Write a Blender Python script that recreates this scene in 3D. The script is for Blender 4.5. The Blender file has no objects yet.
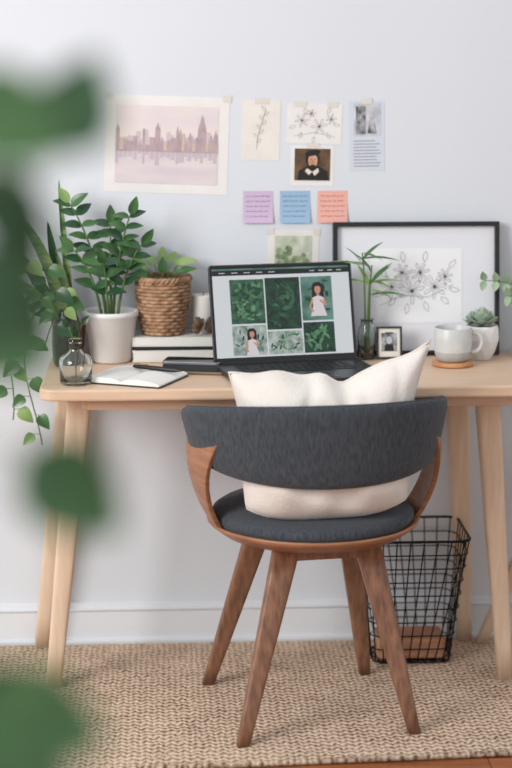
import bpy, math, random
from mathutils import Vector, Matrix, Euler
random.seed(7)
sc = bpy.context.scene
try:
    sc.view_settings.view_transform = 'Standard'
    sc.view_settings.look = 'None'
except Exception: pass
R = math.radians
pi = math.pi

# ------------------------------------------------------------ materials
def lin(c):
    return tuple(((v/255)/12.92 if v/255 <= .04045 else ((v/255+.055)/1.055)**2.4) for v in c)+(1,)
def mat(name, c, rough=.6, metal=0, c2=None, scale=20, stretch=(1,1,1), bump=0, bscale=None, trans=0,
        emit=0, sheen=0, detail=4, lo=.35, hi=.65, spec=.5, coat=0, bstretch=None, sss=0):
    m = bpy.data.materials.new(name); m.use_nodes = True
    nt = m.node_tree; b = nt.nodes['Principled BSDF']
    b.inputs['Base Color'].default_value = lin(c)
    b.inputs['Roughness'].default_value = rough
    b.inputs['Metallic'].default_value = metal
    b.inputs['Transmission Weight'].default_value = trans
    b.inputs['Specular IOR Level'].default_value = spec
    b.inputs['Coat Weight'].default_value = coat
    b.inputs['Sheen Weight'].default_value = sheen
    tc = nt.nodes.new('ShaderNodeTexCoord')
    def noise(sca, st):
        mp = nt.nodes.new('ShaderNodeMapping'); mp.inputs['Scale'].default_value = st
        nt.links.new(tc.outputs['Object'], mp.inputs[0])
        n = nt.nodes.new('ShaderNodeTexNoise'); n.inputs['Scale'].default_value = sca
        n.inputs['Detail'].default_value = detail
        nt.links.new(mp.outputs[0], n.inputs['Vector']); return n
    if c2:
        n = noise(scale, stretch)
        r = nt.nodes.new('ShaderNodeValToRGB')
        r.color_ramp.elements[0].color = lin(c); r.color_ramp.elements[1].color = lin(c2)
        r.color_ramp.elements[0].position = lo; r.color_ramp.elements[1].position = hi
        nt.links.new(n.outputs['Fac'], r.inputs[0])
        nt.links.new(r.outputs[0], b.inputs['Base Color'])
        if emit: nt.links.new(r.outputs[0], b.inputs['Emission Color'])
    if bump:
        n2 = noise(bscale or scale, bstretch or stretch)
        bp = nt.nodes.new('ShaderNodeBump'); bp.inputs['Strength'].default_value = bump
        bp.inputs['Distance'].default_value = .004
        nt.links.new(n2.outputs['Fac'], bp.inputs['Height']); nt.links.new(bp.outputs[0], b.inputs['Normal'])
    if emit:
        if not c2: b.inputs['Emission Color'].default_value = lin(c)
        b.inputs['Emission Strength'].default_value = emit
    return m

# ------------------------------------------------------------ geometry collector
class G:
    def __init__(s, M=None):
        s.v=[]; s.f=[]; s.m=[]; s.s=[]; s.M = M or Matrix()
    def add(s, vs, fs, mi=0, smooth=True):
        o = len(s.v)
        s.v += [tuple(s.M @ Vector(p)) for p in vs]
        for f in fs:
            s.f.append(tuple(i+o for i in f)); s.m.append(mi); s.s.append(smooth)
    def box(s, c, d, mi=0, rz=0, M=None):
        x,y,z = [k/2 for k in d]
        vs = [(a,b,e) for a in(-x,x) for b in(-y,y) for e in(-z,z)]
        T = Matrix.Translation(c) @ (M or Matrix.Rotation(rz,4,'Z'))
        vs = [T @ Vector(p) for p in vs]
        s.add(vs, [(0,1,3,2),(4,6,7,5),(0,4,5,1),(2,3,7,6),(0,2,6,4),(1,5,7,3)], mi, False)
    def rbox(s, c, d, r, mi=0, rz=0, n=6, e=.002):
        hx,hy,hz = [k/2 for k in d]
        def ring(ins, z):
            out=[]
            rr=max(r-ins,.0003)
            for k,(sx,sy) in enumerate([(1,1),(-1,1),(-1,-1),(1,-1)]):
                for i in range(n+1):
                    a = k*pi/2+i/n*pi/2
                    out.append(Vector((sx*(hx-r)+rr*math.cos(a), sy*(hy-r)+rr*math.sin(a), z)))
            return out
        T = Matrix.Translation(c) @ Matrix.Rotation(rz,4,'Z')
        rings = [ring(e,-hz),ring(e*.3,-hz+e*.3),ring(0,-hz+e),ring(0,hz-e),ring(e*.3,hz-e*.3),ring(e,hz)]
        N=len(rings[0]); vs=[T@p for q in rings for p in q]; fs=[]
        for k in range(len(rings)-1):
            for i in range(N):
                j=(i+1)%N; fs.append((k*N+i,k*N+j,(k+1)*N+j,(k+1)*N+i))
        s.add(vs, fs+[tuple(range(N))[::-1], tuple(range((len(rings)-1)*N,len(rings)*N))], mi, False)
    def lathe(s, prof, c=(0,0,0), seg=32, mi=0, sx=1, sy=1, wob=None):
        vs=[]; fs=[]; n=len(prof)
        for i in range(seg):
            a=2*pi*i/seg
            for (r,z) in prof:
                rr = r*(wob(a,z) if wob else 1)
                vs.append((c[0]+rr*math.cos(a)*sx, c[1]+rr*math.sin(a)*sy, c[2]+z))
        for i in range(seg):
            j=(i+1)%seg
            for k in range(n-1):
                fs.append((i*n+k,j*n+k,j*n+k+1,i*n+k+1))
        s.add(vs,fs,mi)
    def tube(s, pts, r, seg=8, mi=0, closed=False, flat=1):
        pts=[Vector(p) for p in pts]; n=len(pts)
        rs = r if isinstance(r,(list,tuple)) else [r]*n
        t0=(pts[1]-pts[0]).normalized()
        nn = t0.orthogonal().normalized()
        vs=[]
        for i in range(n):
            if closed: t=(pts[(i+1)%n]-pts[i-1]).normalized()
            else: t=(pts[min(i+1,n-1)]-pts[max(i-1,0)]).normalized()
            nn=(nn-t*nn.dot(t))
            nn = nn.normalized() if nn.length>1e-6 else t.orthogonal().normalized()
            b=t.cross(nn)
            for k in range(seg):
                a=2*pi*k/seg
                vs.append(pts[i]+nn*math.cos(a)*rs[i]+b*math.sin(a)*rs[i]*flat)
        fs=[]
        for i in range(n if closed else n-1):
            j=(i+1)%n
            for k in range(seg):
                l=(k+1)%seg; fs.append((i*seg+k,i*seg+l,j*seg+l,j*seg+k))
        if not closed:
            fs += [tuple(range(seg))[::-1], tuple(range((n-1)*seg,n*seg))]
        s.add(vs,fs,mi)
    def prism(s, p0, p1, a, b, mi=0, n=8):
        p0,p1=Vector(p0),Vector(p1); vs=[]; S=16
        for i in range(n+1):
            t=i/n; p=p0.lerp(p1,t); sx=a[0]+(b[0]-a[0])*t; sy=a[1]+(b[1]-a[1])*t
            for k in range(S):
                q=2*pi*k/S+pi/S
                cx=math.copysign(abs(math.cos(q))**.4,math.cos(q)); cy=math.copysign(abs(math.sin(q))**.4,math.sin(q))
                vs.append((p.x+cx*sx/2,p.y+cy*sy/2,p.z))
        fs=[]
        for i in range(n):
            for k in range(S):
                l=(k+1)%S; fs.append((i*S+k,i*S+l,(i+1)*S+l,(i+1)*S+k))
        fs += [tuple(range(S)), tuple(range(n*S,(n+1)*S))]
        s.add(vs,fs,mi)
    def grid(s, fn, nu, nv, mi=0, smooth=True):
        vs=[fn(i/nu,j/nv) for i in range(nu+1) for j in range(nv+1)]
        fs=[(i*(nv+1)+j,(i+1)*(nv+1)+j,(i+1)*(nv+1)+j+1,i*(nv+1)+j+1) for i in range(nu) for j in range(nv)]
        s.add(vs,fs,mi,smooth)
    def leaf(s, base, d, up, L, W, bend=.25, mi=0, fold=.25, p=.75, nu=9):
        base=Vector(base); d=Vector(d).normalized(); up=Vector(up)
        side=d.cross(up)
        side = side.normalized() if side.length>1e-4 else d.orthogonal().normalized()
        u=side.cross(d).normalized()
        def fn(t,q):
            k=(q-.5)*2
            w=W/2*max(math.sin(pi*t**p),0)**.85
            return base+d*(t*L)+side*(k*w)+u*(-bend*t*t*L+fold*abs(k)*w)
        s.grid(fn,nu,4,mi)
    def ball(s, c, r, mi=0, seg=14, sc3=(1,1,1)):
        vs=[];fs=[];h=seg//2
        for i in range(h+1):
            a=pi*i/h
            for k in range(seg):
                b=2*pi*k/seg
                vs.append((c[0]+r*sc3[0]*math.sin(a)*math.cos(b),c[1]+r*sc3[1]*math.sin(a)*math.sin(b),c[2]+r*sc3[2]*math.cos(a)))
        for i in range(h):
            for k in range(seg):
                l=(k+1)%seg; fs.append((i*seg+k,(i+1)*seg+k,(i+1)*seg+l,i*seg+l))
        s.add(vs,fs,mi)
    # flat artwork helpers (plane x/z facing -y, off = distance in front)
    def poly(s, pts, off, mi):
        s.add([(x,-off,z) for x,z in pts],[tuple(range(len(pts)))],mi,False)
    def rect(s, x0,z0,x1,z1,off,mi): s.poly([(x0,z0),(x1,z0),(x1,z1),(x0,z1)],off,mi)
    def ell(s, cx,cz,rx,rz,off,mi,n=18,rot=0):
        ca,sa=math.cos(rot),math.sin(rot)
        s.poly([(cx+rx*math.cos(2*pi*i/n)*ca-rz*math.sin(2*pi*i/n)*sa, cz+rx*math.cos(2*pi*i/n)*sa+rz*math.sin(2*pi*i/n)*ca) for i in range(n)],off,mi)
    def line(s, pts, w, off, mi):
        for (a,b),(c,d) in zip(pts[:-1],pts[1:]):
            dx,dz=c-a,d-b; L=math.hypot(dx,dz) or 1e-6; nx,nz=-dz/L*w/2,dx/L*w/2
            s.poly([(a+nx,b+nz),(a-nx,b-nz),(c-nx,d-nz),(c+nx,d+nz)],off,mi)
    def build(s, name, mats, parent=None, bevel=0, sub=0, solid=0):
        me=bpy.data.meshes.new(name); me.from_pydata(s.v,[],s.f)
        for m in mats: me.materials.append(m)
        me.polygons.foreach_set('material_index',s.m); me.polygons.foreach_set('use_smooth',s.s)
        me.validate(); me.update()
        o=bpy.data.objects.new(name,me); sc.collection.objects.link(o)
        if parent: o.parent=parent
        if solid:
            q=o.modifiers.new('s','SOLIDIFY'); q.thickness=solid; q.offset=0
        if bevel:
            q=o.modifiers.new('b','BEVEL'); q.width=bevel; q.segments=3; q.limit_method='ANGLE'
        if sub:
            q=o.modifiers.new('u','SUBSURF'); q.levels=sub; q.render_levels=sub
        return o
def empty(name, loc=(0,0,0), rz=0):
    e=bpy.data.objects.new(name,None); e.empty_display_size=.1; e.location=loc; e.rotation_euler=(0,0,rz)
    sc.collection.objects.link(e); return e
def bez(p0,p1,p2,p3,n=12):
    p0,p1,p2,p3=[Vector(p) for p in(p0,p1,p2,p3)]
    return [p0*(1-t)**3+p1*3*t*(1-t)**2+p2*3*t*t*(1-t)+p3*t**3 for t in [i/n for i in range(n+1)]]

# ------------------------------------------------------------ common materials
M_wall=mat('wall_paint',(212,217,224),.9,c2=(215,220,227),scale=1.5,bump=.08,bscale=60)
M_trim=mat('trim_paint',(220,224,229),.55,bump=.03,bscale=30)
M_paper=mat('paper',(230,228,226),.85,c2=(224,222,220),scale=12)
M_cream=mat('paper_cream',(222,218,210),.85,c2=(229,226,220),scale=20)
M_tape=mat('masking_tape',(215,210,201),.7)
M_ink=mat('ink',(92,88,90),.8)
M_inkl=mat('ink_light',(150,146,148),.8)
M_black=mat('black_satin',(22,23,25),.4)
M_ash=mat('ash_wood',(220,192,166),.45,c2=(208,176,148),scale=6,stretch=(1.2,14,14),bump=.05,lo=.3,hi=.7)
M_ashleg=mat('ash_wood_leg',(222,198,174),.5,c2=(210,182,156),scale=6,stretch=(14,14,1.2),lo=.3,hi=.7)
M_walnut=mat('walnut',(144,102,77),.42,c2=(100,69,52),scale=8,stretch=(12,12,1.2),bump=.05,lo=.3,hi=.7)
M_ply=mat('walnut_ply',(166,116,83),.38,c2=(130,87,62),scale=6,stretch=(2,2,14),lo=.3,hi=.7)
M_white=mat('white_ceramic',(226,225,225),.35,c2=(221,220,220),scale=10)
M_soil=mat('soil',(50,38,30),.95,c2=(30,22,18),scale=60,bump=.6)
M_leaf=mat('leaf_green',(44,82,46),.32,c2=(74,116,62),scale=14)
M_leafd=mat('leaf_dark',(28,60,38),.32,c2=(46,84,50),scale=12)
M_leafl=mat('leaf_lime',(112,146,80),.4,c2=(146,172,106),scale=14)
M_stem=mat('stem_green',(84,112,60),.5)
M_glass=mat('clear_glass',(240,246,246),.02,trans=1)

# ------------------------------------------------------------ room
g=G(); g.box((0,.06,1.35),(7,.12,2.7)); g.build('wall_back',[M_wall])
def floor_mat():
    m=mat('oak_floor',(176,112,70),.35,c2=(140,84,52),scale=4,stretch=(1.5,18,18),bump=.05)
    nt=m.node_tree; b=nt.nodes['Principled BSDF']
    tc=nt.nodes.new('ShaderNodeTexCoord'); br=nt.nodes.new('ShaderNodeTexBrick')
    br.inputs['Scale'].default_value=1; br.inputs['Brick Width'].default_value=.9; br.inputs['Row Height'].default_value=.07
    br.inputs['Mortar Size'].default_value=.0015; br.inputs['Color1'].default_value=(1,1,1,1); br.inputs['Color2'].default_value=(.78,.74,.7,1)
    br.inputs['Mortar'].default_value=(.25,.2,.18,1)
    nt.links.new(tc.outputs['Object'],br.inputs['Vector'])
    mx=nt.nodes.new('ShaderNodeMix'); mx.data_type='RGBA'; mx.blend_type='MULTIPLY'; mx.inputs[0].default_value=1
    src=b.inputs['Base Color'].links[0].from_socket
    nt.links.new(src,mx.inputs[6]); nt.links.new(br.outputs['Color'],mx.inputs[7]); nt.links.new(mx.outputs[2],b.inputs['Base Color'])
    return m
g=G(); g.box((0,-2.9,-.05),(7,6,.1)); g.build('floor',[floor_mat()])
g=G()
g.box((0,-.007,.045),(7,.014,.09)); g.box((0,-.005,.1),(7,.010,.02)); g.box((0,-.010,.094),(7,.02,.006))
g.box((0,-.012,.008),(7,.024,.016))
g.build('baseboard_back',[M_trim],bevel=.003)

# rug
def rug_mat():
    m=bpy.data.materials.new('jute_weave'); m.use_nodes=True; nt=m.node_tree; b=nt.nodes['Principled BSDF']
    b.inputs['Roughness'].default_value=.95; b.inputs['Specular IOR Level'].default_value=.1
    N=nt.nodes.new; L=nt.links.new
    def mth(op,a,bv=None):
        n=N('ShaderNodeMath'); n.operation=op
        for i,q in enumerate((a,bv)):
            if q is None: continue
            if isinstance(q,(int,float)): n.inputs[i].default_value=q
            else: L(q,n.inputs[i])
        return n.outputs[0]
    tc=N('ShaderNodeTexCoord'); sp=N('ShaderNodeSeparateXYZ'); L(tc.outputs['Object'],sp.inputs[0])
    nz=N('ShaderNodeTexNoise'); nz.inputs['Scale'].default_value=40; nz.inputs['Detail'].default_value=3; L(tc.outputs['Object'],nz.inputs['Vector'])
    wob=mth('MULTIPLY',mth('SUBTRACT',nz.outputs['Fac'],.5),.022)
    fx=mth('PINGPONG',sp.outputs['X'],.0135)
    v=mth('ADD',mth('ADD',sp.outputs['Y'],mth('MULTIPLY',fx,.8)),wob)
    st=mth('SINE',mth('MULTIPLY',v,2*pi/.019))
    st=mth('ADD',mth('MULTIPLY',st,.5),.5)
    cx=mth('ADD',mth('MULTIPLY',mth('SINE',mth('MULTIPLY',mth('ADD',sp.outputs['X'],wob),2*pi/.0135)),.5),.5)
    h=mth('ADD',mth('MULTIPLY',st,.66),mth('MULTIPLY',cx,.34))
    n2=N('ShaderNodeTexNoise'); n2.inputs['Scale'].default_value=120; n2.inputs['Detail'].default_value=5; n2.inputs['Roughness'].default_value=.7; L(tc.outputs['Object'],n2.inputs['Vector'])
    n3=N('ShaderNodeTexNoise'); n3.inputs['Scale'].default_value=14; n3.inputs['Detail'].default_value=3; L(tc.outputs['Object'],n3.inputs['Vector'])
    h2=mth('ADD',mth('ADD',mth('MULTIPLY',h,.52),mth('MULTIPLY',n2.outputs['Fac'],.62)),mth('MULTIPLY',mth('SUBTRACT',n3.outputs['Fac'],.5),.25))
    r=N('ShaderNodeValToRGB'); e=r.color_ramp.elements
    e[0].position=.28; e[0].color=lin((108,84,68)); e[1].position=.8; e[1].color=lin((230,208,186))
    k=r.color_ramp.elements.new(.52); k.color=lin((192,166,143))
    L(h2,r.inputs[0]); L(r.outputs[0],b.inputs['Base Color'])
    bp=N('ShaderNodeBump'); bp.inputs['Strength'].default_value=.8; bp.inputs['Distance'].default_value=.006
    L(h2,bp.inputs['Height']); L(bp.outputs[0],b.inputs['Normal'])
    return m
M_rug=rug_mat()
g=G(); g.rbox((-.9,-.41,.006),(3.6,.74,.012),.01); g.tube([(-2.7,-.78,.008),(.9,-.78,.008)],.007,mi=0)
o=g.build('jute_rug',[M_rug])
for v in o.data.vertices:      # rug lies slightly askew to the wall
    if v.co.y<-.3: v.co.y += .055*(v.co.x-.2)-.002

# ------------------------------------------------------------ desk
DZ=.74
desk=empty('desk')
g=G(); g.rbox((.095,-.23,DZ-.013),(1.19,.45,.026),.035,e=.005); g.build('desktop',[M_ash],desk)
g=G(); g.box((.095,-.385,DZ-.042),(.98,.018,.032)); g.box((.095,-.05,DZ-.042),(.98,.018,.032))
g.box((-.40,-.22,DZ-.042),(.018,.33,.032)); g.box((.58,-.22,DZ-.042),(.018,.33,.032)); g.build('apron_frame',[M_ash],desk,bevel=.002)
for i,(a,b) in enumerate([((-.413,-.36),(-.490,-.330)),((-.45,-.07),(-.535,-.045)),((.505,-.36),(.572,-.330)),((.485,-.07),(.522,-.045))]):
    g=G(); g.prism((a[0],a[1],DZ-.026),(b[0],b[1],.012),(.056,.05),(.036,.034)); g.build('leg_%d'%(i+1),[M_ashleg],desk)

# ------------------------------------------------------------ wall papers
def wallp(name,x0,x1,z0,z1,rot=0):
    cx,cz=(x0+x1)/2,(z0+z1)/2
    return G(Matrix.Translation((cx,-.0008,cz))@Matrix.Rotation(R(rot),4,'Y')),(x1-x0)/2,(z1-z0)/2
def sheet(g,w,h,mi=0): g.box((0,.0005,0),(2*w,.001,2*h),mi)
M_wc=mat('watercolour_sky',(216,207,213),.8,c2=(228,216,210),scale=9,stretch=(.6,1,1.6))
M_wc2=mat('watercolour_water',(208,197,204),.8,c2=(220,210,211),scale=14,stretch=(.4,1,3))
M_sky1=mat('skyline_far',(200,187,194),.8); M_sky2=mat('skyline_near',(168,150,160),.8,c2=(190,168,168),scale=40)
M_gold=mat('skyline_gold',(202,182,168),.8); M_refl=mat('skyline_mirror',(194,181,190),.8)
g,w,h=wallp('',-.361,-.066,1.130,1.360,2)
sheet(g,w,h)
iw,ih=w*.83,h*.80
g.rect(-iw,-ih,iw,ih,.0006,2)
g.rect(-iw,-ih,iw,-ih*.15,.0010,1)
x=-iw
while x<iw-.006:
    bw=random.uniform(.006,.014); hh=random.uniform(.02,.05); bw=min(bw,iw-x)
    g.rect(x,-ih*.15,x+bw,-ih*.15+hh,.0014,3); x+=bw
x=-iw
while x<iw-.008:
    bw=random.uniform(.006,.013); hh=random.uniform(.012,.034); bw=min(bw,iw-x)
    if random.random()<.18: hh+=.022
    g.rect(x,-ih*.15,x+bw*.9,-ih*.15+hh,.0018,4 if random.random()<.75 else 5)
    if random.random()<.3: g.poly([(x+bw*.2,-ih*.15+hh),(x+bw*.7,-ih*.15+hh),(x+bw*.45,-ih*.15+hh+.012)],.0018,4)
    g.rect(x,-ih*.17-hh*.6,x+bw*.7,-ih*.17,.0016,7)
    x+=bw
g.rect(.074,-ih*.15,.092,-ih*.15+.052,.0022,4); g.poly([(.074,-ih*.15+.052),(.092,-ih*.15+.052),(.083,-ih*.15+.088)],.0022,4)
g.line([(-iw,-ih*.16),(iw,-ih*.16)],.003,.0023,4)
g.rect(-w-.003,h-.010,-w+.016,h+.004,.0008,6); g.rect(w-.016,h-.010,w+.004,h+.006,.0008,6)
g.build('cityscape_print',[M_paper,M_wc2,M_wc,M_sky1,M_sky2,M_gold,M_tape,M_refl])

def flower(g,cx,cz,r,mi,lw=.0008,n=6,off=.0014):
    for k in range(n):
        a=2*pi*k/n+random.random()*.3; pts=[]
        for i in range(9):
            t=i/8; s_=(t-.5)*2
            pts.append((cx+r*(1-abs(s_)**2)*math.cos(a)-s_*r*.35*math.sin(a)*math.sin(pi*t), cz+r*(1-abs(s_)**2)*math.sin(a)+s_*r*.35*math.cos(a)*math.sin(pi*t)))
        g.line(pts,lw,off,mi)
    g.ell(cx,cz,r*.12,r*.12,off,mi,8)
def leafline(g,x,z,a,L,mi,lw=.0008,off=.0014):
    for sg in(-1,1):
        g.line([(x+L*t*math.cos(a)-sg*.22*L*math.sin(pi*t)*math.sin(a),z+L*t*math.sin(a)+sg*.22*L*math.sin(pi*t)*math.cos(a)) for t in [i/6 for i in range(7)]],lw,off,mi)
g,w,h=wallp('',-.0335,.0575,1.208,1.351,1.5); sheet(g,w,h)
st=[(-.010,-.045),(-.006,-.01),(.002,.02),(.010,.05)]; g.line(st,.0008,.0008,1)
for k in range(8):
    t=k/7; x=-.010+.020*t; z=-.030+.076*t
    leafline(g,x,z,R(130 if k%2 else 40),.014,1,.0007,.0008)
g.rect(-.016,h-.010,.018,h+.004,.0008,2)
g.build('botanical_sketch',[M_cream,M_inkl,M_tape])
g,w,h=wallp('',.074,.206,1.2465,1.3415,1.5); sheet(g,w,h)
for cx,cz,r in[(-.03,.008,.017),(.012,-.006,.02),(.04,.012,.013),(-.008,.025,.01)]: flower(g,cx,cz,r,1,.0007,6,.0008)
for x,z,a in[(-.045,-.005,200),(-.03,-.02,250),(.0,-.03,260),(.03,-.02,300),(.045,0,350),(.03,.025,60),(-.02,.022,110)]: leafline(g,x,z,R(a),.016,1,.0007,.0008)
g.line([(-.05,-.03),(0,-.02),(.05,-.03)],.0007,.0008,1)
g.rect(-.05,h-.008,-.02,h+.004,.0008,2); g.rect(.03,h-.008,.055,h+.004,.0008,2)
g.build('floral_sketch',[M_paper,M_inkl,M_tape])
M_blueish=mat('clipping_paper',(204,212,224),.85); M_bw=mat('bw_photo',(60,62,66),.6,c2=(190,192,198),scale=45)
M_bwl=mat('bw_photo_light',(176,180,188),.6,c2=(215,217,222),scale=30)
g,w,h=wallp('',.223,.309,1.182,1.349,-1); sheet(g,w,h)
g.rect(-w*.72,0.0,w*.8,h*.93,.0006,3); g.rect(-w*.6,.004,-w*.05,h*.85,.0010,2); g.ell(.012,.046,.006,.009,.0014,2); g.poly([(.002,.005),(.024,.005),(.018,.038),(.007,.038)],.0014,2)
for k in range(9): g.line([(-w*.75,-.012-k*.0075),(w*random.uniform(.4,.8),-.012-k*.0075)],.0018,.0008,1)
g.rect(-.012,h-.008,.014,h+.005,.0018,4)
g.build('magazine_clipping',[M_blueish,M_inkl,M_bw,M_bwl,M_tape])
M_pbg=mat('portrait_bg',(74,56,40),.6,c2=(110,84,56),scale=30); M_skin=mat('portrait_skin',(206,160,130),.7,c2=(186,134,104),scale=80)
M_hair=mat('portrait_dark',(26,22,22),.6); M_coll=mat('portrait_collar',(220,212,202),.7)
g,w,h=wallp('',.084,.187,1.1465,1.242,1); sheet(g,w,h)
g.rect(-.043,-.035,.043,.041,.0006,1)
g.poly([(-.036,-.035),(.04,-.035),(.036,-.012),(.014,.0),(-.012,.0),(-.032,-.012)],.0010,2)
g.ell(.0,.016,.017,.021,.0014,2); g.ell(.001,.012,.0115,.0165,.0018,3); g.ell(.0,.031,.019,.007,.0022,2,rot=.2)
g.ell(.001,-.001,.007,.004,.0022,2); g.ell(-.004,.016,.0018,.001,.0024,2); g.ell(.006,.016,.0018,.001,.0024,2); g.line([(.001,.014),(.002,.008)],.0012,.0024,4)
g.line([(-.002,.0045),(.004,.0045)],.0012,.0024,4)
g.poly([(-.012,-.006),(.0,-.014),(-.008,-.022),(-.018,-.012)],.0020,5); g.poly([(.0,-.014),(.014,-.005),(.016,-.014),(.006,-.024)],.0020,5)
M_lip=mat('portrait_shade',(150,92,74),.7)
g.rect(-.015,h-.004,.016,h+.007,.0008,6)
g.build('portrait_polaroid',[M_paper,M_pbg,M_hair,M_skin,M_lip,M_coll,M_tape])
for nm,c,x0,x1 in[('sticky_note',(202,180,208),-.031,.041),('sticky_note',(150,182,210),.058,.131),('sticky_note',(230,172,160),.149,.221)]:
    m=mat('note_%d'%c[0],c,.8); cx=(x0+x1)/2
    g=G(Matrix.Translation((cx,0,1.096)))
    W=(x1-x0)/2
    g.grid(lambda u,v:((u-.5)*2*W,-.0006-.006*(1-v)**2.5,(v-.5)*.077),4,8,0)
    for k in range(5):
        zz=.026-k*.012; v=(zz/.077)+.5; off=.0014+.006*(1-v)**2.5+.0006
        xx=-W*.8
        while xx<W*.7:
            l=random.uniform(.004,.014); g.line([(xx,zz),(min(xx+l,W*.8),zz+random.uniform(-.0008,.0008))],.0013,off,1); xx+=l+.003
    g.build(nm,[m,mat('note_ink',tuple(int(v*.64) for v in c),.8)])
M_pg=mat('painted_garden',(160,172,146),.8,c2=(208,210,196),scale=34); M_pg2=mat('painted_trees',(98,116,84),.8,c2=(150,164,124),scale=60)
g,w,h=wallp('',.029,.152,.93,1.038,1); sheet(g,w,h)
g.rect(-.045,-.042,.045,.042,.0006,1)
for k in range(16): g.ell(random.uniform(-.036,.036),random.uniform(-.025,.018),random.uniform(.005,.009),random.uniform(.005,.012),.0010+.00004*k,2,9,random.random()*3)
g.rect(-w-.003,h-.01,-w+.014,h+.005,.0008,3); g.rect(w-.014,h-.01,w+.003,h+.005,.0008,3)
g.build('garden_painting',[M_cream,M_pg,M_pg2,M_tape])

# ------------------------------------------------------------ leaning framed drawing
fr=empty('framed_line_drawing',(.386,-.062,DZ+.001))
T=Matrix.Rotation(R(-7.5),4,'X')
FW,FH,FB=.202,.322,.011
g=G(T); 
g.box((-FW+FB/2,0,FH/2),(FB,.02,FH)); g.box((FW-FB/2,0,FH/2),(FB,.02,FH)); g.box((0,0,FB/2),(2*FW-2*FB,.02,FB)); g.box((0,0,FH-FB/2),(2*FW-2*FB,.02,FB))
g.build('frame_border',[M_black],fr,bevel=.0012)
M_mat=mat('picture_mount',(220,222,228),.7); M_mat2=mat('drawing_sheet',(230,231,234),.7)
g=G(T); g.box((0,.004,FH/2),(2*FW-2*FB,.004,FH-2*FB)); g.build('mount_board',[M_mat],fr)
g=G(T); g.rect(-.112,.078,.112,.258,-.0012,0)
for cx,cz,r in[(-.06,.165,.03),(-.01,.155,.032),(.045,.165,.03),(.01,.20,.024),(-.035,.2,.022),(.07,.19,.02)]: flower(g,cx,cz,r,1,.0007,7,.0002)
for x,z,a in[(-.08,.15,190),(-.05,.14,230),(-.02,.125,260),(.02,.13,290),(.06,.14,320),(.08,.16,350),(.08,.21,50),(.02,.225,80),(-.03,.225,100),(-.07,.19,140)]:
    leafline(g,x,z,R(a),.026,1,.0007,.0002)
g.line([(-.09,.12),(-.03,.145),(.03,.14),(.09,.17)],.0007,.0002,1)
g.build('line_drawing',[M_mat2,M_ink],fr)

# ------------------------------------------------------------ laptop
lap=empty('laptop',(.0615,-.20,DZ),R(11.7))
M_gray=mat('space_gray_metal',(70,72,78),.35,.8); M_key=mat('keycaps',(20,20,22),.5)
M_scr=mat('screen_bezel',(8,8,10),.15)
LW=.174
g=G(); g.rbox((0,-.112,.0085),(2*LW,.236,.011),.010,e=.002)
for fx_ in(-.14,.14):
    for fy_ in(-.02,-.2): g.lathe([(0,.001),(.006,.001),(.006,.004)],c=(fx_,fy_,0),seg=12)
g.build('laptop_base',[M_gray],lap)
g=G()
for r_ in range(6):
    nk=14 if r_<5 else 9
    for k in range(nk):
        wk=.268/nk; hk=.017 if r_ else .009
        g.box((-.134+wk*(k+.5),-.028-r_*.0185,.0146),(wk-.0028,hk-.002,.0012))
g.build('keyboard',[M_key],lap,bevel=.0003)
g=G(); g.box((0,-.178,.0142),(.13,.076,.0006)); g.build('trackpad',[mat('trackpad',(84,86,92),.3,.7)],lap)
TL=Matrix.Translation((0,.004,.012))@Matrix.Rotation(R(-15),4,'X')
g=G(TL@Matrix.Rotation(R(90),4,'X')); g.rbox((0,.116,0),(2*LW,.232,.006),.009,e=.0015); g.build('laptop_lid',[M_gray],lap)
g=G(TL); g.rect(-LW+.003,.003,LW-.003,.229,.0033,0); g.build('screen_glass',[M_scr],lap)
E=.74
def em(n,c,c2=None,sc_=30,e=E): return mat(n,c,.5,c2=c2,scale=sc_,emit=e,spec=.2)
ms=[em('scr_white',(226,230,234)),em('scr_bar',(20,22,26)),em('scr_green',(22,62,46),(70,120,88),60),em('scr_dark',(6,30,24),(30,76,56),70),
    em('scr_pale',(196,206,200),(120,140,130),60),em('scr_mid',(60,110,96),(110,150,140),30),em('scr_skin',(206,150,126)),em('scr_hair',(30,20,20)),
    em('scr_dress',(230,222,226)),em('scr_leaf',(60,110,78),(112,160,120),120),em('scr_leafd',(16,52,38),(30,76,54),120)]
for m in ms:
    m.node_tree.nodes['Principled BSDF'].inputs['Base Color'].default_value=(.02,.02,.02,1)
    for l in list(m.node_tree.nodes['Principled BSDF'].inputs['Base Color'].links): m.node_tree.links.remove(l)
g=G(TL)
g.rect(-.166,.014,.166,.222,.0036,0); g.rect(-.166,.206,.166,.222,.0040,1); g.rect(-.166,.218,.166,.222,.0042,5)
for k in range(5): g.line([(-.15+k*.03,.212),(-.135+k*.03,.212)],.0016,.0044,0)
for k in range(4): g.line([(.07+k*.022,.212),(.082+k*.022,.212)],.0016,.0044,0)
def pic(x0,z0,x1,z1,mi,n,leafmi,L=.022):
    g.rect(x0,z0,x1,z1,.0042,mi)
    for k in range(n):
        a=random.uniform(0,2*pi); cx=random.uniform(x0+L*.6,x1-L*.6); cz=random.uniform(z0+L*.6,z1-L*.6); 
        g.ell(cx,cz,L*.5,L*.17,.0045+.00003*k,leafmi if random.random()<.6 else 10,10,a)
cols=[(-.126,-.044),(-.041,.043),(.046,.122)]
pic(cols[0][0],.092,cols[0][1],.196,2,44,9,.018); pic(cols[1][0],.076,cols[1][1],.198,3,30,2,.028); pic(cols[2][0],.094,cols[2][1],.198,5,14,2,.016)
pic(cols[0][0],.018,cols[0][1],.088,4,12,5,.014); pic(cols[1][0],.018,cols[1][1],.072,4,20,9,.013); pic(cols[2][0],.018,cols[2][1],.090,3,32,9,.020)
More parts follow.
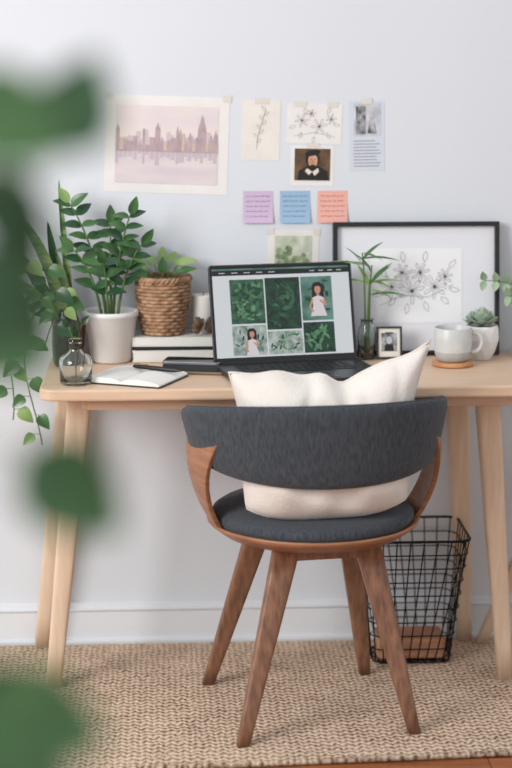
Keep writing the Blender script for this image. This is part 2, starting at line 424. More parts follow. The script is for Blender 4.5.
def girl(cx,cz,k,o):
    P=lambda pts,mi,oo: g.poly([(cx+a*k,cz+b*k) for a,b in pts],o+oo,mi)
    P([(-.013,.022),(-.008,.030),(.006,.031),(.013,.022),(.014,-.004),(-.014,-.004)],7,0)
    P([(-.003,.004),(.003,.004),(.004,-.004),(-.004,-.004)],6,.0001)
    P([(-.014,-.005),(-.005,-.001),(.005,-.001),(.014,-.005),(.012,-.022),(.019,-.046),(-.019,-.046),(-.012,-.022)],8,.0002)
    g.ell(cx,cz+.014*k,.0072*k,.0100*k,o+.0003,6,14)
    P([(-.0075,.020),(.0,.026),(.0075,.020),(.003,.0215),(-.003,.0215)],7,.0004)
    g.line([(cx-.013*k,cz-.007*k),(cx-.020*k,cz-.026*k),(cx-.012*k,cz-.036*k)],.0045*k,o+.0004,6)
    g.line([(cx+.013*k,cz-.007*k),(cx+.018*k,cz-.022*k),(cx+.004*k,cz-.010*k)],.0045*k,o+.0004,6)
girl(.086,.152,1.05,.0062); girl(-.080,.056,.82,.0062)
g.build('screen_image',ms,lap)

# ------------------------------------------------------------ chair
CH=(.104,-.452,0); CR=R(8)
ch=empty('dining_chair',CH,CR)
M_fab=mat('charcoal_fabric',(53,57,62),.9,c2=(75,80,87),scale=80,stretch=(3,3,.5),bump=.25,bscale=260,sheen=.12,spec=.15,bstretch=(1,1,1),lo=.3,hi=.7)
def back(al,q):
    A=R(al); aa=abs(al)/100
    zt=.750-.050*aa**2; zb=.566+.052*aa**2
    e=1.0
    if abs(al)>84: e=math.sqrt(max(1-((abs(al)-84)/16.3)**2,0.0))
    mid=(zt+zb)/2; hf=(zt-zb)/2*(.38+.62*e)
    th=.017*(.4+.6*e)
    c=math.cos(q); s_=math.sin(q)
    o=th*math.copysign(abs(c)**.7,c); zz=hf*math.copysign(abs(s_)**.45,s_)
    o+=.012*(zz/hf)
    return ((.272+o)*math.sin(A), -(.24+o)*math.cos(A), mid+zz)
g=G(); S=24; NA=60; vs=[]
for i in range(NA+1):
    al=-100+200*i/NA
    for k in range(S): vs.append(back(al,2*pi*k/S))
fs=[(i*S+k,i*S+(k+1)%S,(i+1)*S+(k+1)%S,(i+1)*S+k) for i in range(NA) for k in range(S)]
fs+=[tuple(range(S)),tuple(range(NA*S,(NA+1)*S))]
g.add(vs,fs); g.build('backrest',[M_fab],ch)
g=G(); g.tube([back(-96+192*i/50,pi*.5-.05) for i in range(51)],.0022,6); g.build('backrest_piping',[M_fab],ch)
for sg,nm in((-1,'arm_1'),(1,'arm_2')):
    g=G()
    P=bez((.272,0,.655),(.288,0,.585),(.266,0,.505),(.222,0,.440),14)
    def arm(t,q,P=P,sg=sg):
        i=t*14; a=int(min(i,13)); p=P[a].lerp(P[a+1],i-a)
        yc=-.055+.05*t
        hw=.085-.03*math.sin(pi*min(t*1.1,1)*.5)
        y=yc+(q-.5)*2*hw
        cor=math.sqrt(max(1-(y/.275)**2,.1))
        return (sg*p.x*cor,y,p.z)
    g.grid(arm,14,8); g.build(nm,[M_ply],ch,solid=.011,bevel=.002)
g=G(); g.lathe([(0,.412),(.15,.412),(.205,.420),(.232,.440),(.238,.447),(.236,.452),(.224,.446),(.20,.436),(0,.430)],seg=48,sy=.99); g.build('seat_shell',[M_ply],ch)
g=G(); g.lathe([(0,.434),(.19,.436),(.218,.444),(.226,.456),(.224,.468),(.21,.477),(.17,.481),(0,.483)],seg=48,sy=.99); g.build('seat_cushion',[M_fab],ch)
feet=[((-.203,-.230),(-.088,-.128)),((.176,-.230),(.092,-.128)),((-.215,.150),(-.105,.075)),((.162,.148),(.1,.07))]
for i,(f,t) in enumerate(feet):
    g=G(); g.prism((t[0],t[1],.413),(f[0],f[1],.013),(.060,.030),(.028,.022)); g.build('leg_%d'%(i+1),[M_walnut],ch)
g=G(); g.box((0,-.128,.400),(.21,.03,.024)); g.box((0,.072,.400),(.22,.03,.024)); g.box((0,-.03,.402),(.05,.2,.018)); g.build('seat_bracket',[M_walnut],ch,bevel=.003)

# ------------------------------------------------------------ pillow
M_pil=mat('linen_cream',(227,221,215),.9,c2=(219,212,205),scale=9,bump=.4,bscale=160,sheen=.2,spec=.1)
pw,ph=.206,.172
def pill(u,v,sg):
    a=(u-.5)*2; b=(v-.5)*2
    x=pw*a*(1-.13*(1-b*b)); z=ph*b*(1-.06*(1-a*a))
    if b<0:
        x*=1-.16*b*b; z*= 1-.24*(abs(a)**3)        # lower corners squashed round on the seat
    th=.088*(max(1-a**4,0)**.6)*(max(1-b**4,0)**.6)
    cr=.010*math.sin(9*a+5*b)*math.sin(7*b-3*a)*(1-a*a)*(1-b*b)
    B=max(b,0)*(1-b*b)**.35
    cr-=.022*math.exp(-((a-.1-.12*b)/.09)**2)*B
    cr-=.014*math.exp(-((a-.55+.25*b)/.07)**2)*B
    cr-=.012*math.exp(-((a+.45-.3*b)/.06)**2)*B
    cr-=.010*math.exp(-((a-.80+.1*b)/.05)**2)*B
    z-= .028*math.exp(-((a-.14)/.15)**2)*max(b,0)**2
    z+= .006*math.sin(11*a+1)*max(b,0)**3*(1-a*a)
    if a>0 and b>0: z+=.048*(a**1.6*b)**2; x+=.022*(a*b)**2
    return (x, sg*(th+cr) , z)
pt=empty('throw_pillow',(.120,-.580,.638),CR*.6)
TP=Matrix.Rotation(R(3),4,'X')@Matrix.Rotation(R(-1.5),4,'Y')
g=G(TP); g.grid(lambda u,v:pill(u,v,-1),48,48); g.grid(lambda u,v:pill(u,v,1),48,48)
edge=[]
for i in range(32): edge.append(pill(i/32,0,0))
for i in range(32): edge.append(pill(1,i/32,0))
for i in range(32): edge.append(pill(1-i/32,1,0))
for i in range(32): edge.append(pill(0,1-i/32,0))
g.tube(edge,.003,6,closed=True)
g.build('pillow_cover',[M_pil],pt)

# ------------------------------------------------------------ books + basket etc
bk=empty('book_stack',(-.200,-.068,DZ+.001))
M_bkw=mat('book_cloth_white',(222,220,215),.7); M_bkb=mat('book_cloth_black',(36,36,40),.6); M_pg_=mat('book_pages',(228,223,212),.9,c2=(212,205,190),scale=30,stretch=(.2,.2,30))
def book(g,z,w,d,t,mi,rz,dx=0):
    g.box((dx,0,z+.0015),(w,d,.003),mi,rz); g.box((dx,0,z+t-.0015),(w,d,.003),mi,rz); g.box((dx,.0,z+t/2),(w-.008,d-.010,t-.0062),2,rz)
    Tm=Matrix.Translation((dx,0,z+t/2))@Matrix.Rotation(rz,4,'Z')
    g.box(Tm@Vector((-w/2+.0015,0,0)),(.003,d,t-.0062),mi,rz)
    g.box(Tm@Vector((0,-d/2+.0015,0)),(w,.003,t-.0062),mi,rz)
g=G(); book(g,0,.20,.122,.028,0,0); book(g,.0285,.192,.118,.008,1,R(1)); book(g,.037,.195,.118,.022,0,R(-1),-.002)
g.build('books',[M_bkw,M_bkb,M_pg_],bk,bevel=.0008)
BT=DZ+.001+.0595
bs=empty('wicker_basket',(-.226,-.072,BT))
M_wick=mat('wicker',(184,146,114),.75,c2=(132,98,72),scale=50,bump=.3)
g=G()
rows=15
def br_(t): return .046+.016*math.sin(t*pi*.58)
for k in range(rows):
    z=.006+k*.0086; t=k/(rows-1); r0=br_(t)
    g.tube([((r0+.0022*math.sin(14*a+k*pi))*math.cos(a),(r0+.0022*math.sin(14*a+k*pi))*math.sin(a),z) for a in[2*pi*i/84 for i in range(84)]],.0048,6,closed=True)
for k in range(28):
    a=2*pi*k/28
    g.tube([(br_(t)*math.cos(a),br_(t)*math.sin(a),.004+t*.125) for t in[i/8 for i in range(9)]],.0024,5)
for ph_ in(0,pi):
    g.tube([((.0635+.003*math.cos(18*a+ph_))*math.cos(a),(.0635+.003*math.cos(18*a+ph_))*math.sin(a),.134+.004*math.sin(18*a+ph_)) for a in[2*pi*i/108 for i in range(108)]],.0046,6,closed=True)
g.lathe([(0,.004),(.046,.004)],seg=24)
g.build('basket_weave',[M_wick],bs)
g=G(); g.lathe([(0,.012),(.042,.012),(.055,.112),(0,.116)],seg=24); g.build('soil_fill',[M_soil],bs)
g=G()
for (a,el,L,H) in[(160,35,.045,.03),(200,25,.05,.026),(240,40,.04,.035),(30,35,.045,.050),(350,30,.045,.035),(60,55,.04,.055),(120,50,.04,.05),(300,40,.045,.03),(90,70,.04,.06),(270,60,.04,.04),(180,50,.045,.045),(10,25,.05,.055)]:
    A=R(a); e=R(el); p0=Vector((.015*math.cos(A),.015*math.sin(A),.11)); p1=p0+Vector((math.cos(A)*.022,math.sin(A)*.022,H))
    g.tube([p0,p0.lerp(p1,.5)+Vector((0,0,.006)),p1],.0013,5,mi=1)
    g.leaf(p1,(math.cos(A)*math.cos(e),math.sin(A)*math.cos(e),math.sin(e)),(0,-.6,1),L,L*.6,.35,mi=0 if H<.045 else 2)
g.build('foliage',[M_leaf,M_stem,M_leafl],bs)
cd=empty('pillar_candle',(-.130,-.055,BT))
g=G(); g.lathe([(0,0),(.026,0),(.0275,.003),(.0275,.088),(.0255,.092),(.019,.090),(0,.086)],seg=28); g.build('wax_body',[mat('candle_wax',(226,223,218),.5)],cd)
g=G(); g.tube([(0,0,.085),(.001,0,.092),(.002,0,.098)],.001,5); g.build('wick',[M_black],cd)
M_cone=mat('pinecone_scales',(88,68,54),.8,c2=(140,114,90),scale=80)
for (x,y,rz,s_) in[(-.146,-.108,.6,1),(-.114,-.106,-.5,.98)]:
    g=G(Matrix.Translation((x,y,BT+.021*s_))@Matrix.Rotation(rz,4,'Z')@Matrix.Rotation(R(20),4,'Y')@Matrix.Scale(s_*.92,4))
    g.ball((0,0,0),.010,0,sc3=(1,1,1.6))
    for k in range(56):
        t=k/55; z=-.020+.038*t; r_=.014*math.sqrt(max(1-(2*t-1)**2*.85,0)); a=k*2.399
        d=(math.cos(a),math.sin(a),.5); g.leaf((r_*.45*math.cos(a),r_*.45*math.sin(a),z),d,(0,0,1),.014,.010,-.25,p=1.4,nu=4)
    g.build('pinecone',[M_cone])

# ------------------------------------------------------------ white pot plant (zz)
zp=empty('potted_zz_plant',(-.350,-.10,DZ+.001))
g=G(); g.lathe([(0,0),(.044,0),(.048,.003),(.062,.108),(.066,.110),(.067,.120),(.063,.122),(.059,.118),(.056,.1),(0,.1)],seg=40); g.build('pot',[M_white],zp)
g=G(); g.lathe([(.057,.103),(.03,.107),(0,.108)],seg=24); g.build('soil',[M_soil],zp)
g=G()
zst=[((-.01,.0),(-.094,.01),.275),((.005,0),(.050,-.02),.25),((0,.01),(.002,.02),.225),((-.02,-.01),(-.085,-.03),.17),((.015,-.01),(.076,-.02),.18),((-.005,-.02),(-.015,-.05),.14)]
for (b,tp,H) in zst:
    P=bez((b[0],b[1],.10),(b[0]+tp[0]*.1,b[1]+tp[1]*.1,.10+H*.4),(tp[0]*.6,tp[1]*.6,.1+H*.8),(tp[0],tp[1],.10+H),16)
    g.tube(P,[.0042-.0028*i/16 for i in range(17)],6,mi=1)
    n=int(H/.052)
    for k in range(n+1):
        t=.40+.56*k/n; i=min(int(t*16),15); p=P[i].lerp(P[i+1],t*16-i); tg=(P[i+1]-P[i]).normalized()
        for sg in(-1,1):
            sd=Vector((sg,random.uniform(-.7,.4),0))
            d=(sd*.9+tg*random.uniform(.2,.8))
            L=random.uniform(.040,.056)
            g.leaf(p,d,(random.uniform(-.5,.5),-.7,.8),L,L*.55,.25,mi=random.choice([0,0,2,2]),fold=.25)
    g.leaf(P[-1],tg,(.3,-1,0),.046,.024,.1,mi=random.choice([0,3]))
g.build('stems_leaves',[M_leaf,M_stem,M_leafd,M_leafl],zp)

# ------------------------------------------------------------ snake plant + pothos on the left
sn=empty('potted_snake_plant',(-.448,-.05,DZ+.001))
g=G(); g.lathe([(0,0),(.028,0),(.036,.075),(.038,.08),(.034,.08),(.032,.07),(0,.07)],seg=28); g.build('pot',[mat('terracotta',(150,96,74),.8)],sn)
M_snake=mat('snake_leaf',(70,104,70),.45,c2=(140,160,104),scale=26,stretch=(1,1,4))
g=G()
def blade(P,W,mi):
    n=len(P)-1
    def fn(t,q):
        i=min(int(t*n),n-1); p=P[i].lerp(P[i+1],t*n-i); k=(q-.5)*2
        w=W/2*(min(1,.5+t*2))*max(1-t**3,0)**.8
        tg=(P[i+1]-P[i]).normalized(); sd=tg.cross(Vector((0,-1,0)));
        return p+sd.normalized()*k*w+Vector((0,-.006*abs(k),0))
    g.grid(fn,18,4,mi)
blade(bez((0,0,.06),(.0,-.01,.2),(-.015,-.02,.32),(-.020,-.02,.43),14),.018,0)
blade(bez((-.01,0,.06),(-.03,-.02,.18),(-.06,-.03,.3),(-.150,-.02,.375),14),.030,0)
blade(bez((0,.01,.06),(-.02,.0,.16),(-.04,-.0,.25),(-.05,.0,.33),14),.028,1)
blade(bez((-.01,-.01,.06),(-.05,-.03,.14),(-.09,-.03,.24),(-.15,-.03,.28),14),.032,1)
blade(bez((-.01,-.01,.06),(-.05,-.03,.12),(-.10,-.03,.20),(-.17,-.03,.20),14),.028,0)
blade(bez((.01,-.01,.06),(.0,-.01,.12),(-.01,-.02,.2),(-.035,-.02,.27),14),.022,0)
g.build('leaves',[M_snake,M_leafd],sn)
po=empty('pothos_in_vase',(-.452,-.155,DZ+.001))
M_dark=mat('dark_glazed_ceramic',(38,34,34),.25,c2=(60,52,50),scale=20)
g=G(); g.lathe([(0,0),(.028,0),(.034,.01),(.036,.05),(.034,.095),(.024,.125),(.019,.135),(.022,.138),(.018,.138),(.014,.12),(0,.11)],seg=32); g.build('vase',[M_dark],po)
g=G()
vines=[bez((0,0,.12),(-.03,-.01,.20),(-.09,.0,.14),(-.10,0,.03),12)+bez((-.10,0,.03),(-.105,0,-.04),(-.075,-.01,-.10),(-.062,-.01,-.19),10)[1:],
       bez((0,0,.12),(-.03,.01,.17),(-.13,.0,.16),(-.14,.01,.06),12)+bez((-.14,.01,.06),(-.14,.01,0),(-.12,.0,-.06),(-.13,0,-.13),8)[1:],
       bez((0,0,.12),(.0,-.02,.18),(-.04,-.04,.19),(-.07,-.05,.16),12),
       bez((0,0,.12),(-.02,.02,.2),(-.06,.02,.25),(-.11,.01,.24),12),
       bez((0,0,.12),(-.01,-.03,.16),(-.03,-.06,.12),(-.05,-.07,.05),10)]
for P in vines:
    g.tube(P,.0016,5,mi=1)
    for k in range(3,len(P),2):
        a=random.uniform(-.9,.9)+(pi if k%4==1 else 0)
        pet=P[k]+Vector((math.cos(a)*.014,-.012,math.sin(a)*.004+.004)); g.tube([P[k],pet],.001,4,mi=1)
        L=random.uniform(.034,.052)
        g.leaf(pet,(math.cos(a)*.75,-.35,-.75+random.uniform(-.1,.5)),(0,-1,.3),L,L*.72,.25,mi=random.choice([0,2,0,3]),p=.6)
g.build('vines',[M_leaf,M_stem,M_leafd,M_leafl],po)

# glass bottle at the front left
gb=empty('glass_bottle',(-.421,-.383,DZ+.001))
g=G(); g.lathe([(0,0),(.032,0),(.036,.004),(.037,.05),(.034,.06),(.018,.070),(.013,.076),(.013,.094),(.016,.096),(.016,.101),(.0115,.101),(.0105,.078),(.015,.069),(.031,.058),(.0345,.05),(.0335,.006),(0,.004)],seg=36); g.build('glass_body',[M_glass],gb)
g=G()
for k in range(3): g.tube([(.0142*math.cos(a),.0142*math.sin(a),.080+k*.003) for a in[2*pi*i/24 for i in range(24)]],.0014,5,closed=True)
g.tube([(.014,-.004,.082),(.020,-.010,.07),(.018,-.034,.045)],.001,5); g.tube([(.010,-.010,.082),(.006,-.02,.07),(.002,-.038,.04)],.001,5)
g.build('twine_wrap',[mat('twine',(70,60,52),.9)],gb)
g=G()
for tp in[(-.014,.0,.128),(.016,-.004,.135),(.002,-.01,.118)]:
    P=bez((0,0,.012),(0,0,.06),(0,0,.09),tp,8); g.tube(P,.0011,5,mi=1)
    g.leaf(P[-1],(tp[0]*40,-.4,.8),(0,-1,.2),.024,.015,.3,mi=0); g.leaf(P[-2],(-tp[0]*40,-.4,.5),(0,-1,.2),.018,.011,.3,mi=0)
g.build('cuttings',[M_leafd,M_stem],gb)

# notebook
NBR=-24
nb=empty('open_notebook',(-.290,-.338,DZ+.001),R(NBR))
M_page=mat('notebook_page',(230,228,224),.8); M_rule=mat('page_rule',(190,192,198),.8)
hx_,hy_=.094,.080
g=G(); g.rbox((0,0,.0012),(2*hx_+.006,2*hy_+.005,.0024),.006,0,e=.0006); g.build('cover',[M_black],nb)
for sg,nm in((-1,'page_block_1'),(1,'page_block_2')):
    g=G()
    hh=lambda t: .0056+.0105*math.sin(pi*min(t*1.0,1))**.6*(1-.35*t)+.001*(1-t)
    g.grid(lambda u,v,sg=sg:(sg*hx_*u,(v-.5)*2*hy_,hh(u)),14,2)
    for e_ in(-1,1): g.grid(lambda u,v,sg=sg:(sg*hx_*u,e_*hy_,.0024+(hh(u)-.0024)*v),14,1,smooth=False)
    g.grid(lambda u,v,sg=sg:(sg*hx_,(u-.5)*2*hy_,.0024+(hh(1)-.0024)*v),2,1,smooth=False)
    if sg<0:
        for k in range(9):
            yy=hy_*.7-k*.013
            g.grid(lambda u,v:(-hx_*(.15+.7*u),yy+.0010*v,hh(.15+.7*u)+.0004),8,1,1)
    g.build(nm,[M_page,M_rule],nb)
pn=empty('fountain_pen',(-.240,-.318,DZ+.0210),R(-32))
g=G(Matrix.Rotation(R(90),4,'Y')); g.lathe([(0,-.065),(.0035,-.064),(.0050,-.05),(.0054,.0),(.0050,.045),(.003,.055),(.0006,.066)],seg=14); g.build('pen_body',[M_black],pn)
g=G(); g.tube([(-.062,0,.0066),(-.025,0,.0068)],.0010,5); g.build('pen_clip',[mat('gold_metal',(200,160,90),.3,1)],pn)
pl=empty('black_planner',(-.150,-.205,DZ+.001),R(-16))
g=G(); g.rbox((0,0,.006),(.140,.090,.012),.005,e=.001); g.build('planner_cover',[mat('planner_cloth',(34,36,40),.7)],pl)
phn=empty('smartphone',(-.158,-.208,DZ+.0132),R(-12))
g=G(); g.rbox((0,0,.004),(.135,.066,.0075),.009,e=.0015); g.build('phone_body',[mat('phone_metal',(150,154,160),.3,.8)],phn)
g=G(); g.rbox((0,0,.0081),(.130,.061,.0006),.008,e=.0002); g.build('phone_screen',[mat('phone_glass',(14,16,18),.06,c2=(20,40,34),scale=20)],phn)
pc=empty('pencil',(-.138,-.292,DZ+.0042),R(-12))
g=G(Matrix.Rotation(R(90),4,'Y')); g.lathe([(0,-.05),(.0034,-.05),(.0034,.055),(.0005,.068)],seg=6); g.build('pencil_body',[mat('pencil_wood',(120,100,80),.6)],pc)

# ------------------------------------------------------------ right-hand items
bb=empty('lucky_bamboo_in_jar',(.260,-.105,DZ+.001))
g=G(); g.lathe([(0,0),(.018,0),(.021,.003),(.022,.06),(.019,.075),(.0145,.082),(.0145,.094),(.017,.096),(.0125,.096),(.0122,.082),(.0172,.073),(.02,.06),(.0192,.005),(0,.004)],seg=28); g.build('jar',[M_glass],bb)
g=G()
for (b,tp,H) in[((-.004,0),(-.014,-.005),.255),((.005,.002),(.010,0),.225),((0,-.003),(.004,-.01),.19)]:
    P=bez((b[0],b[1],.01),(b[0],b[1],.1),(tp[0]*.5,tp[1],H*.8),(tp[0],tp[1],H),10); g.tube(P,[.0030-.0014*i/10 for i in range(11)],7,mi=1)
    for (ax,el,L) in[(1,.30,.085),(-1,.4,.080),(.7,1.1,.065),(-.5,1.3,.060),(1,-.05,.055)]:
        a=random.uniform(-.5,.5)
        g.leaf(P[10]-Vector((0,0,random.uniform(0,.045))),(ax+a*.2,a,el),(0,-.35,1),L,.013,.35,mi=random.choice([0,2,0]),fold=.1)
g.build('stalks',[M_leaf,M_stem,M_leafl],bb)
pf=empty('small_photo_frame',(.314,-.112,DZ+.001),R(2)); T=Matrix.Rotation(R(-8),4,'X')
g=G(T); fw,fh,fb=.031,.078,.005
g.box((-fw+fb/2,0,fh/2),(fb,.008,fh)); g.box((fw-fb/2,0,fh/2),(fb,.008,fh)); g.box((0,0,fb/2),(2*fw-2*fb,.008,fb)); g.box((0,0,fh-fb/2),(2*fw-2*fb,.008,fb)); g.build('frame_border',[mat('pewter',(66,64,64),.4,.6)],pf,bevel=.001)
g=G(T); g.box((0,.001,fh/2),(2*fw-2*fb,.003,fh-2*fb),0); g.rect(-.019,.018,.019,.062,.0008,1); g.ell(0,.045,.007,.009,.0012,2); g.poly([(-.012,.019),(.012,.019),(.009,.034),(-.009,.034)],.0012,3); g.build('photograph',[M_cream,M_bw,M_bwl,M_hair],pf)
g=G(); g.box((0,.0185,.032),(.02,.003,.066),0,M=Matrix.Rotation(R(18),4,'X')); g.build('easel_back',[M_black],pf)

co=empty('wood_coaster',(.452,-.20,DZ+.001)); g=G(); g.lathe([(0,0),(.046,0),(.048,.002),(.048,.008),(.046,.010),(0,.010)],seg=40); g.build('coaster_disc',[mat('coaster_wood',(178,124,82),.55,c2=(200,146,102),scale=12,stretch=(1,6,1))],co)
mg=empty('coffee_mug',(.452,-.20,DZ+.0115))
M_mug=mat('speckled_glaze',(194,196,195),.35,c2=(203,204,203),scale=40); M_mugb=mat('raw_stoneware',(166,167,165),.7,c2=(178,178,175),scale=60)
g=G(); g.lathe([(.0425,.024),(.044,.04),(.0445,.078),(.0432,.080),(.0415,.078),(.041,.04),(.039,.018),(.03,.008),(0,.007)],seg=44); g.lathe([(0,.0),(.030,0),(.036,.004),(.0415,.016),(.0425,.024)],seg=44,mi=1); g.build('mug_body',[M_mug,M_mugb],mg)
g=G(); g.tube(bez((.042,-.004,.066),(.078,-.010,.074),(.074,-.010,.014),(.040,-.004,.022),14),[.0062,.0058,.0054]+[.005]*9+[.0054,.0058,.0062],10); g.build('mug_handle',[M_mug],mg)
g=G(); g.lathe([(.0405,.062),(0,.062)],seg=30); g.build('coffee',[mat('coffee',(60,36,24),.1)],mg)

su=empty('potted_succulent',(.533,-.122,DZ+.001))
g=G(); NP=10
prof=[(.024,0),(.034,.02),(.043,.048),(.041,.075),(.038,.082)]
for k in range(len(prof)-1):
    (r0,z0),(r1,z1)=prof[k],prof[k+1]; o0=(k%2)*pi/NP; o1=((k+1)%2)*pi/NP
    A0=[(r0*math.cos(2*pi*i/NP+o0),r0*math.sin(2*pi*i/NP+o0),z0) for i in range(NP)]; A1=[(r1*math.cos(2*pi*i/NP+o1),r1*math.sin(2*pi*i/NP+o1),z1) for i in range(NP)]
    fs=[]
    for i in range(NP):
        j=(i+1)%NP
        if k%2==0: fs+=[(i,j,NP+i),(j,NP+j,NP+i)]
        else: fs+=[(i,j,NP+j),(i,NP+j,NP+i)]
    g.add(A0+A1,fs,0,False)
g.lathe([(0,.0005),(.024,.0005)],seg=NP); g.lathe([(.038,.082),(.035,.080),(.034,.072)],seg=NP)
g.build('pot',[M_white],su)
g=G(); g.lathe([(.036,.074),(0,.08)],seg=20); g.build('soil',[M_soil],su)
M_suc=mat('succulent_green',(150,172,156),.5,c2=(184,200,178),scale=30)
g=G()
for (cx,cy,R0,zz) in[(0,-.006,.046,.080),(-.024,.012,.024,.082),(.022,.012,.024,.082)]:
    for ring in range(5):
        n=7; el=R(16+ring*17)
        for k in range(n):
            a=2*pi*k/n+ring*.45; d=(math.cos(a)*math.cos(el),math.sin(a)*math.cos(el),math.sin(el))
            L=R0*(1-.09*ring); g.leaf((cx,cy,zz+ring*.004),d,(0,0,1),L,L*.5,-.25,fold=.35,p=1.1,nu=6)
g.build('rosettes',[M_suc],su)
ev=empty('eucalyptus_vase',(.648,-.085,DZ+.001))
g=G(); g.lathe([(0,0),(.026,0),(.03,.004),(.031,.06),(.02,.09),(.014,.11),(.017,.13),(.013,.13),(.011,.11),(0,.1)],seg=30); g.build('vase',[M_white],ev)
g=G(); M_euc=mat('eucalyptus_leaf',(112,140,116),.6,c2=(156,178,146),scale=20)
for tp in[(-.105,-.01,.185),(.03,.0,.26),(.09,-.02,.2),(-.05,-.03,.15)]:
    P=bez((0,0,.11),(0,0,.17),(tp[0]*.4,tp[1],tp[2]+.0),(tp[0],tp[1],tp[2]),12); g.tube(P,.0012,5,mi=1)
    for k in range(4,13,2):
        for sg in(-1,1):
            g.leaf(P[k],(-.3,-.5,sg*.8),(-.3,-1,.2),.028,.018,.1,p=.8,nu=6)
g.build('sprigs',[M_euc,M_stem],ev)

# ------------------------------------------------------------ wire basket
wb=empty('wire_basket',(.366,-.165,.013),R(0))
M_wire=mat('black_wire',(20,20,22),.45,.6)
g=G()
def ringp(t):
    hx=.095+.034*t; hy=.062+.05*t; r=.03; out=[]
    for k,(sx,sy) in enumerate([(1,1),(-1,1),(-1,-1),(1,-1)]):
        for i in range(6):
            a=k*pi/2+i/5*pi/2; out.append(Vector((sx*(hx-r)+r*math.cos(a),sy*(hy-r)+r*math.sin(a),.004+.315*t)))
    return out
for k in range(10):
    t=k/9; g.tube(ringp(t),.0034 if k==9 else .0017,6,closed=True)
def resample(P,n):
    P=P+[P[0]]; L=[0]
    for a,b in zip(P[:-1],P[1:]): L.append(L[-1]+(b-a).length)
    out=[]
    for i in range(n):
        d=L[-1]*i/n
        for j in range(len(P)-1):
            if L[j+1]>=d:
                f=(d-L[j])/max(L[j+1]-L[j],1e-9); out.append(P[j].lerp(P[j+1],f)); break
    return out
A_=resample(ringp(0),28); B_=resample(ringp(1),28)
for a,b in zip(A_,B_): g.tube([a,b],.0017,5)
for k in range(7):
    x=-.08+.16*k/6; g.tube([(x,-.06,.004),(x,.06,.004)],.0016,5)
for k in range(4):
    y=-.045+.09*k/3; g.tube([(-.092,y,.004),(.092,y,.004)],.0016,5)
g.build('wire_grid',[M_wire],wb)
g=G(); g.rbox((0,0,.034),(.165,.10,.05),.012,e=.004); g.build('wood_block_base',[mat('basket_wood',(190,140,108),.5,c2=(168,118,88),scale=8,stretch=(1,8,8))],wb)

# ------------------------------------------------------------ stool at right
so=empty('wooden_stool')
g=G(); g.lathe([(0,.47),(.16,.47),(.17,.475),(.17,.49),(.16,.498),(0,.498)],c=(.81,-.26,0),seg=40); g.build('stool_seat',[M_ash],so)
for i,(f,t) in enumerate([((.560,-.075),(.72,-.17)),((1.03,-.06),(.90,-.17)),((.63,-.50),(.74,-.35)),((1.0,-.47),(.89,-.35))]):
    g=G(); g.prism((t[0],t[1],.475),(f[0],f[1],.013),(.034,.034),(.028,.028)); g.build('leg_%d'%(i+1),[M_ashleg],so)

# ------------------------------------------------------------ foreground ficus
fc=empty('potted_ficus',(-.50,-3.08,0))
g=G(); g.lathe([(0,.001),(.12,.001),(.13,.01),(.16,.30),(.165,.31),(.15,.31),(.145,.28),(0,.28)],seg=40); g.build('pot',[M_white],fc)
g=G(); g.lathe([(.146,.285),(0,.29)],seg=20); g.build('soil',[M_soil],fc)
M_fic=mat('ficus_leaf',(56,98,58),.45,c2=(88,132,78),scale=10); M_fic2=mat('ficus_leaf_dark',(40,74,46),.45,c2=(60,100,60),scale=10)
g=G(); TR=bez((0,0,.28),(.02,.01,.8),(-.03,0,1.2),(.01,0,1.75),24); g.tube(TR,[.011-.007*i/24 for i in range(25)],8,mi=1)
def fl(p,d,L,W,mi=0,up=(0,-1,.4)):
    p=Vector(p)-Vector((-.50,-3.08,0)); d=Vector(d)
    b=p-d.normalized()*L*.5
    q=min(TR,key=lambda t:abs(t.z-(b.z-.05)))
    g.tube(bez(q,q+(b-q)*.4+Vector((0,0,.01)),b-d.normalized()*.02,b,8),.0016,5,mi=1)
    g.leaf(b,d,up,L,W,.15,mi,p=.7)
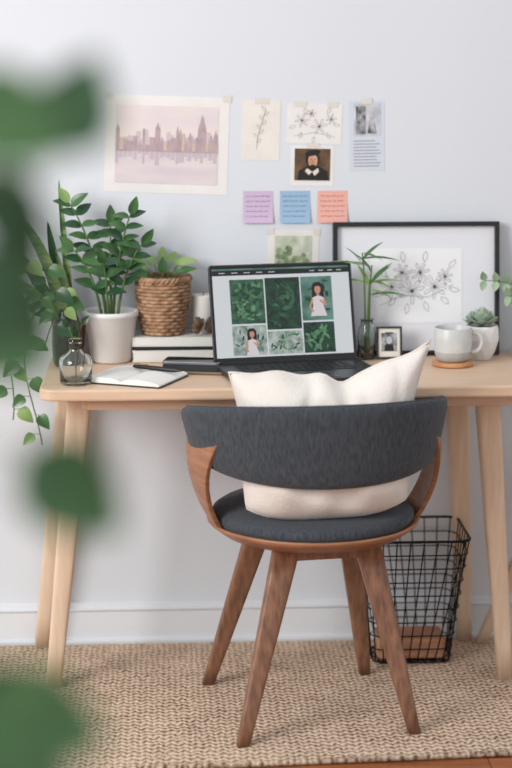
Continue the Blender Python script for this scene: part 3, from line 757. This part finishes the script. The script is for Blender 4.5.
fl((-.282,-3.06,1.452),(.35,.1,.9),.076,.062,2); fl((-.322,-3.08,1.440),(.8,.1,-.25),.090,.070)
fl((-.325,-3.06,1.372),(.5,.1,-.9),.085,.050,2); fl((-.328,-3.10,1.322),(.7,.1,-.7),.095,.064,2); fl((-.334,-3.10,1.292),(.8,.1,-.4),.085,.058)
fl((-.286,-3.11,1.192),(.8,.1,-.75),.094,.068); 
fl((-.308,-3.14,1.040),(.9,.1,-.35),.100,.074); fl((-.325,-3.15,1.008),(.8,.1,-.5),.095,.066); fl((-.335,-3.13,1.055),(.6,.1,.2),.08,.055,2)
for k in range(26):
    a=random.uniform(pi*.55,pi*1.45); z=.75+k*.04; q=min(TR,key=lambda t:abs(t.z-z)); d=Vector((math.cos(a),math.sin(a),.25)); b=q+d*.06
    g.tube([q,b],.0016,5,mi=1); g.leaf(b,d,(0,0,1),.085,.05,.4,p=.7)
g.build('branches_leaves',[M_fic,M_stem,M_fic2],fc)

# ------------------------------------------------------------ lights
w=bpy.data.worlds.new('World'); sc.world=w; w.use_nodes=True
bg=w.node_tree.nodes['Background']; bg.inputs[0].default_value=(.97,.985,1,1); bg.inputs[1].default_value=.82
def area(n,loc,target,size,power,col=(1,1,1)):
    l=bpy.data.lights.new(n,'AREA'); l.shape='RECTANGLE'; l.size=size[0]; l.size_y=size[1]; l.energy=power; l.color=col
    o=bpy.data.objects.new(n,l); o.location=loc; sc.collection.objects.link(o)
    o.rotation_euler=(Vector(target)-Vector(loc)).to_track_quat('-Z','Y').to_euler(); return o
area('window_daylight',(-2.9,-3.0,2.3),(.1,-.3,.6),(1.6,1.8),135,(1,.985,.965))

# ------------------------------------------------------------ camera
cam=bpy.data.cameras.new('camera'); co_=bpy.data.objects.new('camera',cam); sc.collection.objects.link(co_); sc.camera=co_
cam.sensor_fit='AUTO'; cam.sensor_width=36; cam.lens=1778/768*36
co_.location=(-.2245,-4.284,1.495); co_.rotation_euler=(R(90-11),0,R(-3))
cam.dof.use_dof=True; cam.dof.focus_distance=3.98; cam.dof.aperture_fstop=1.55
cam.clip_start=.05
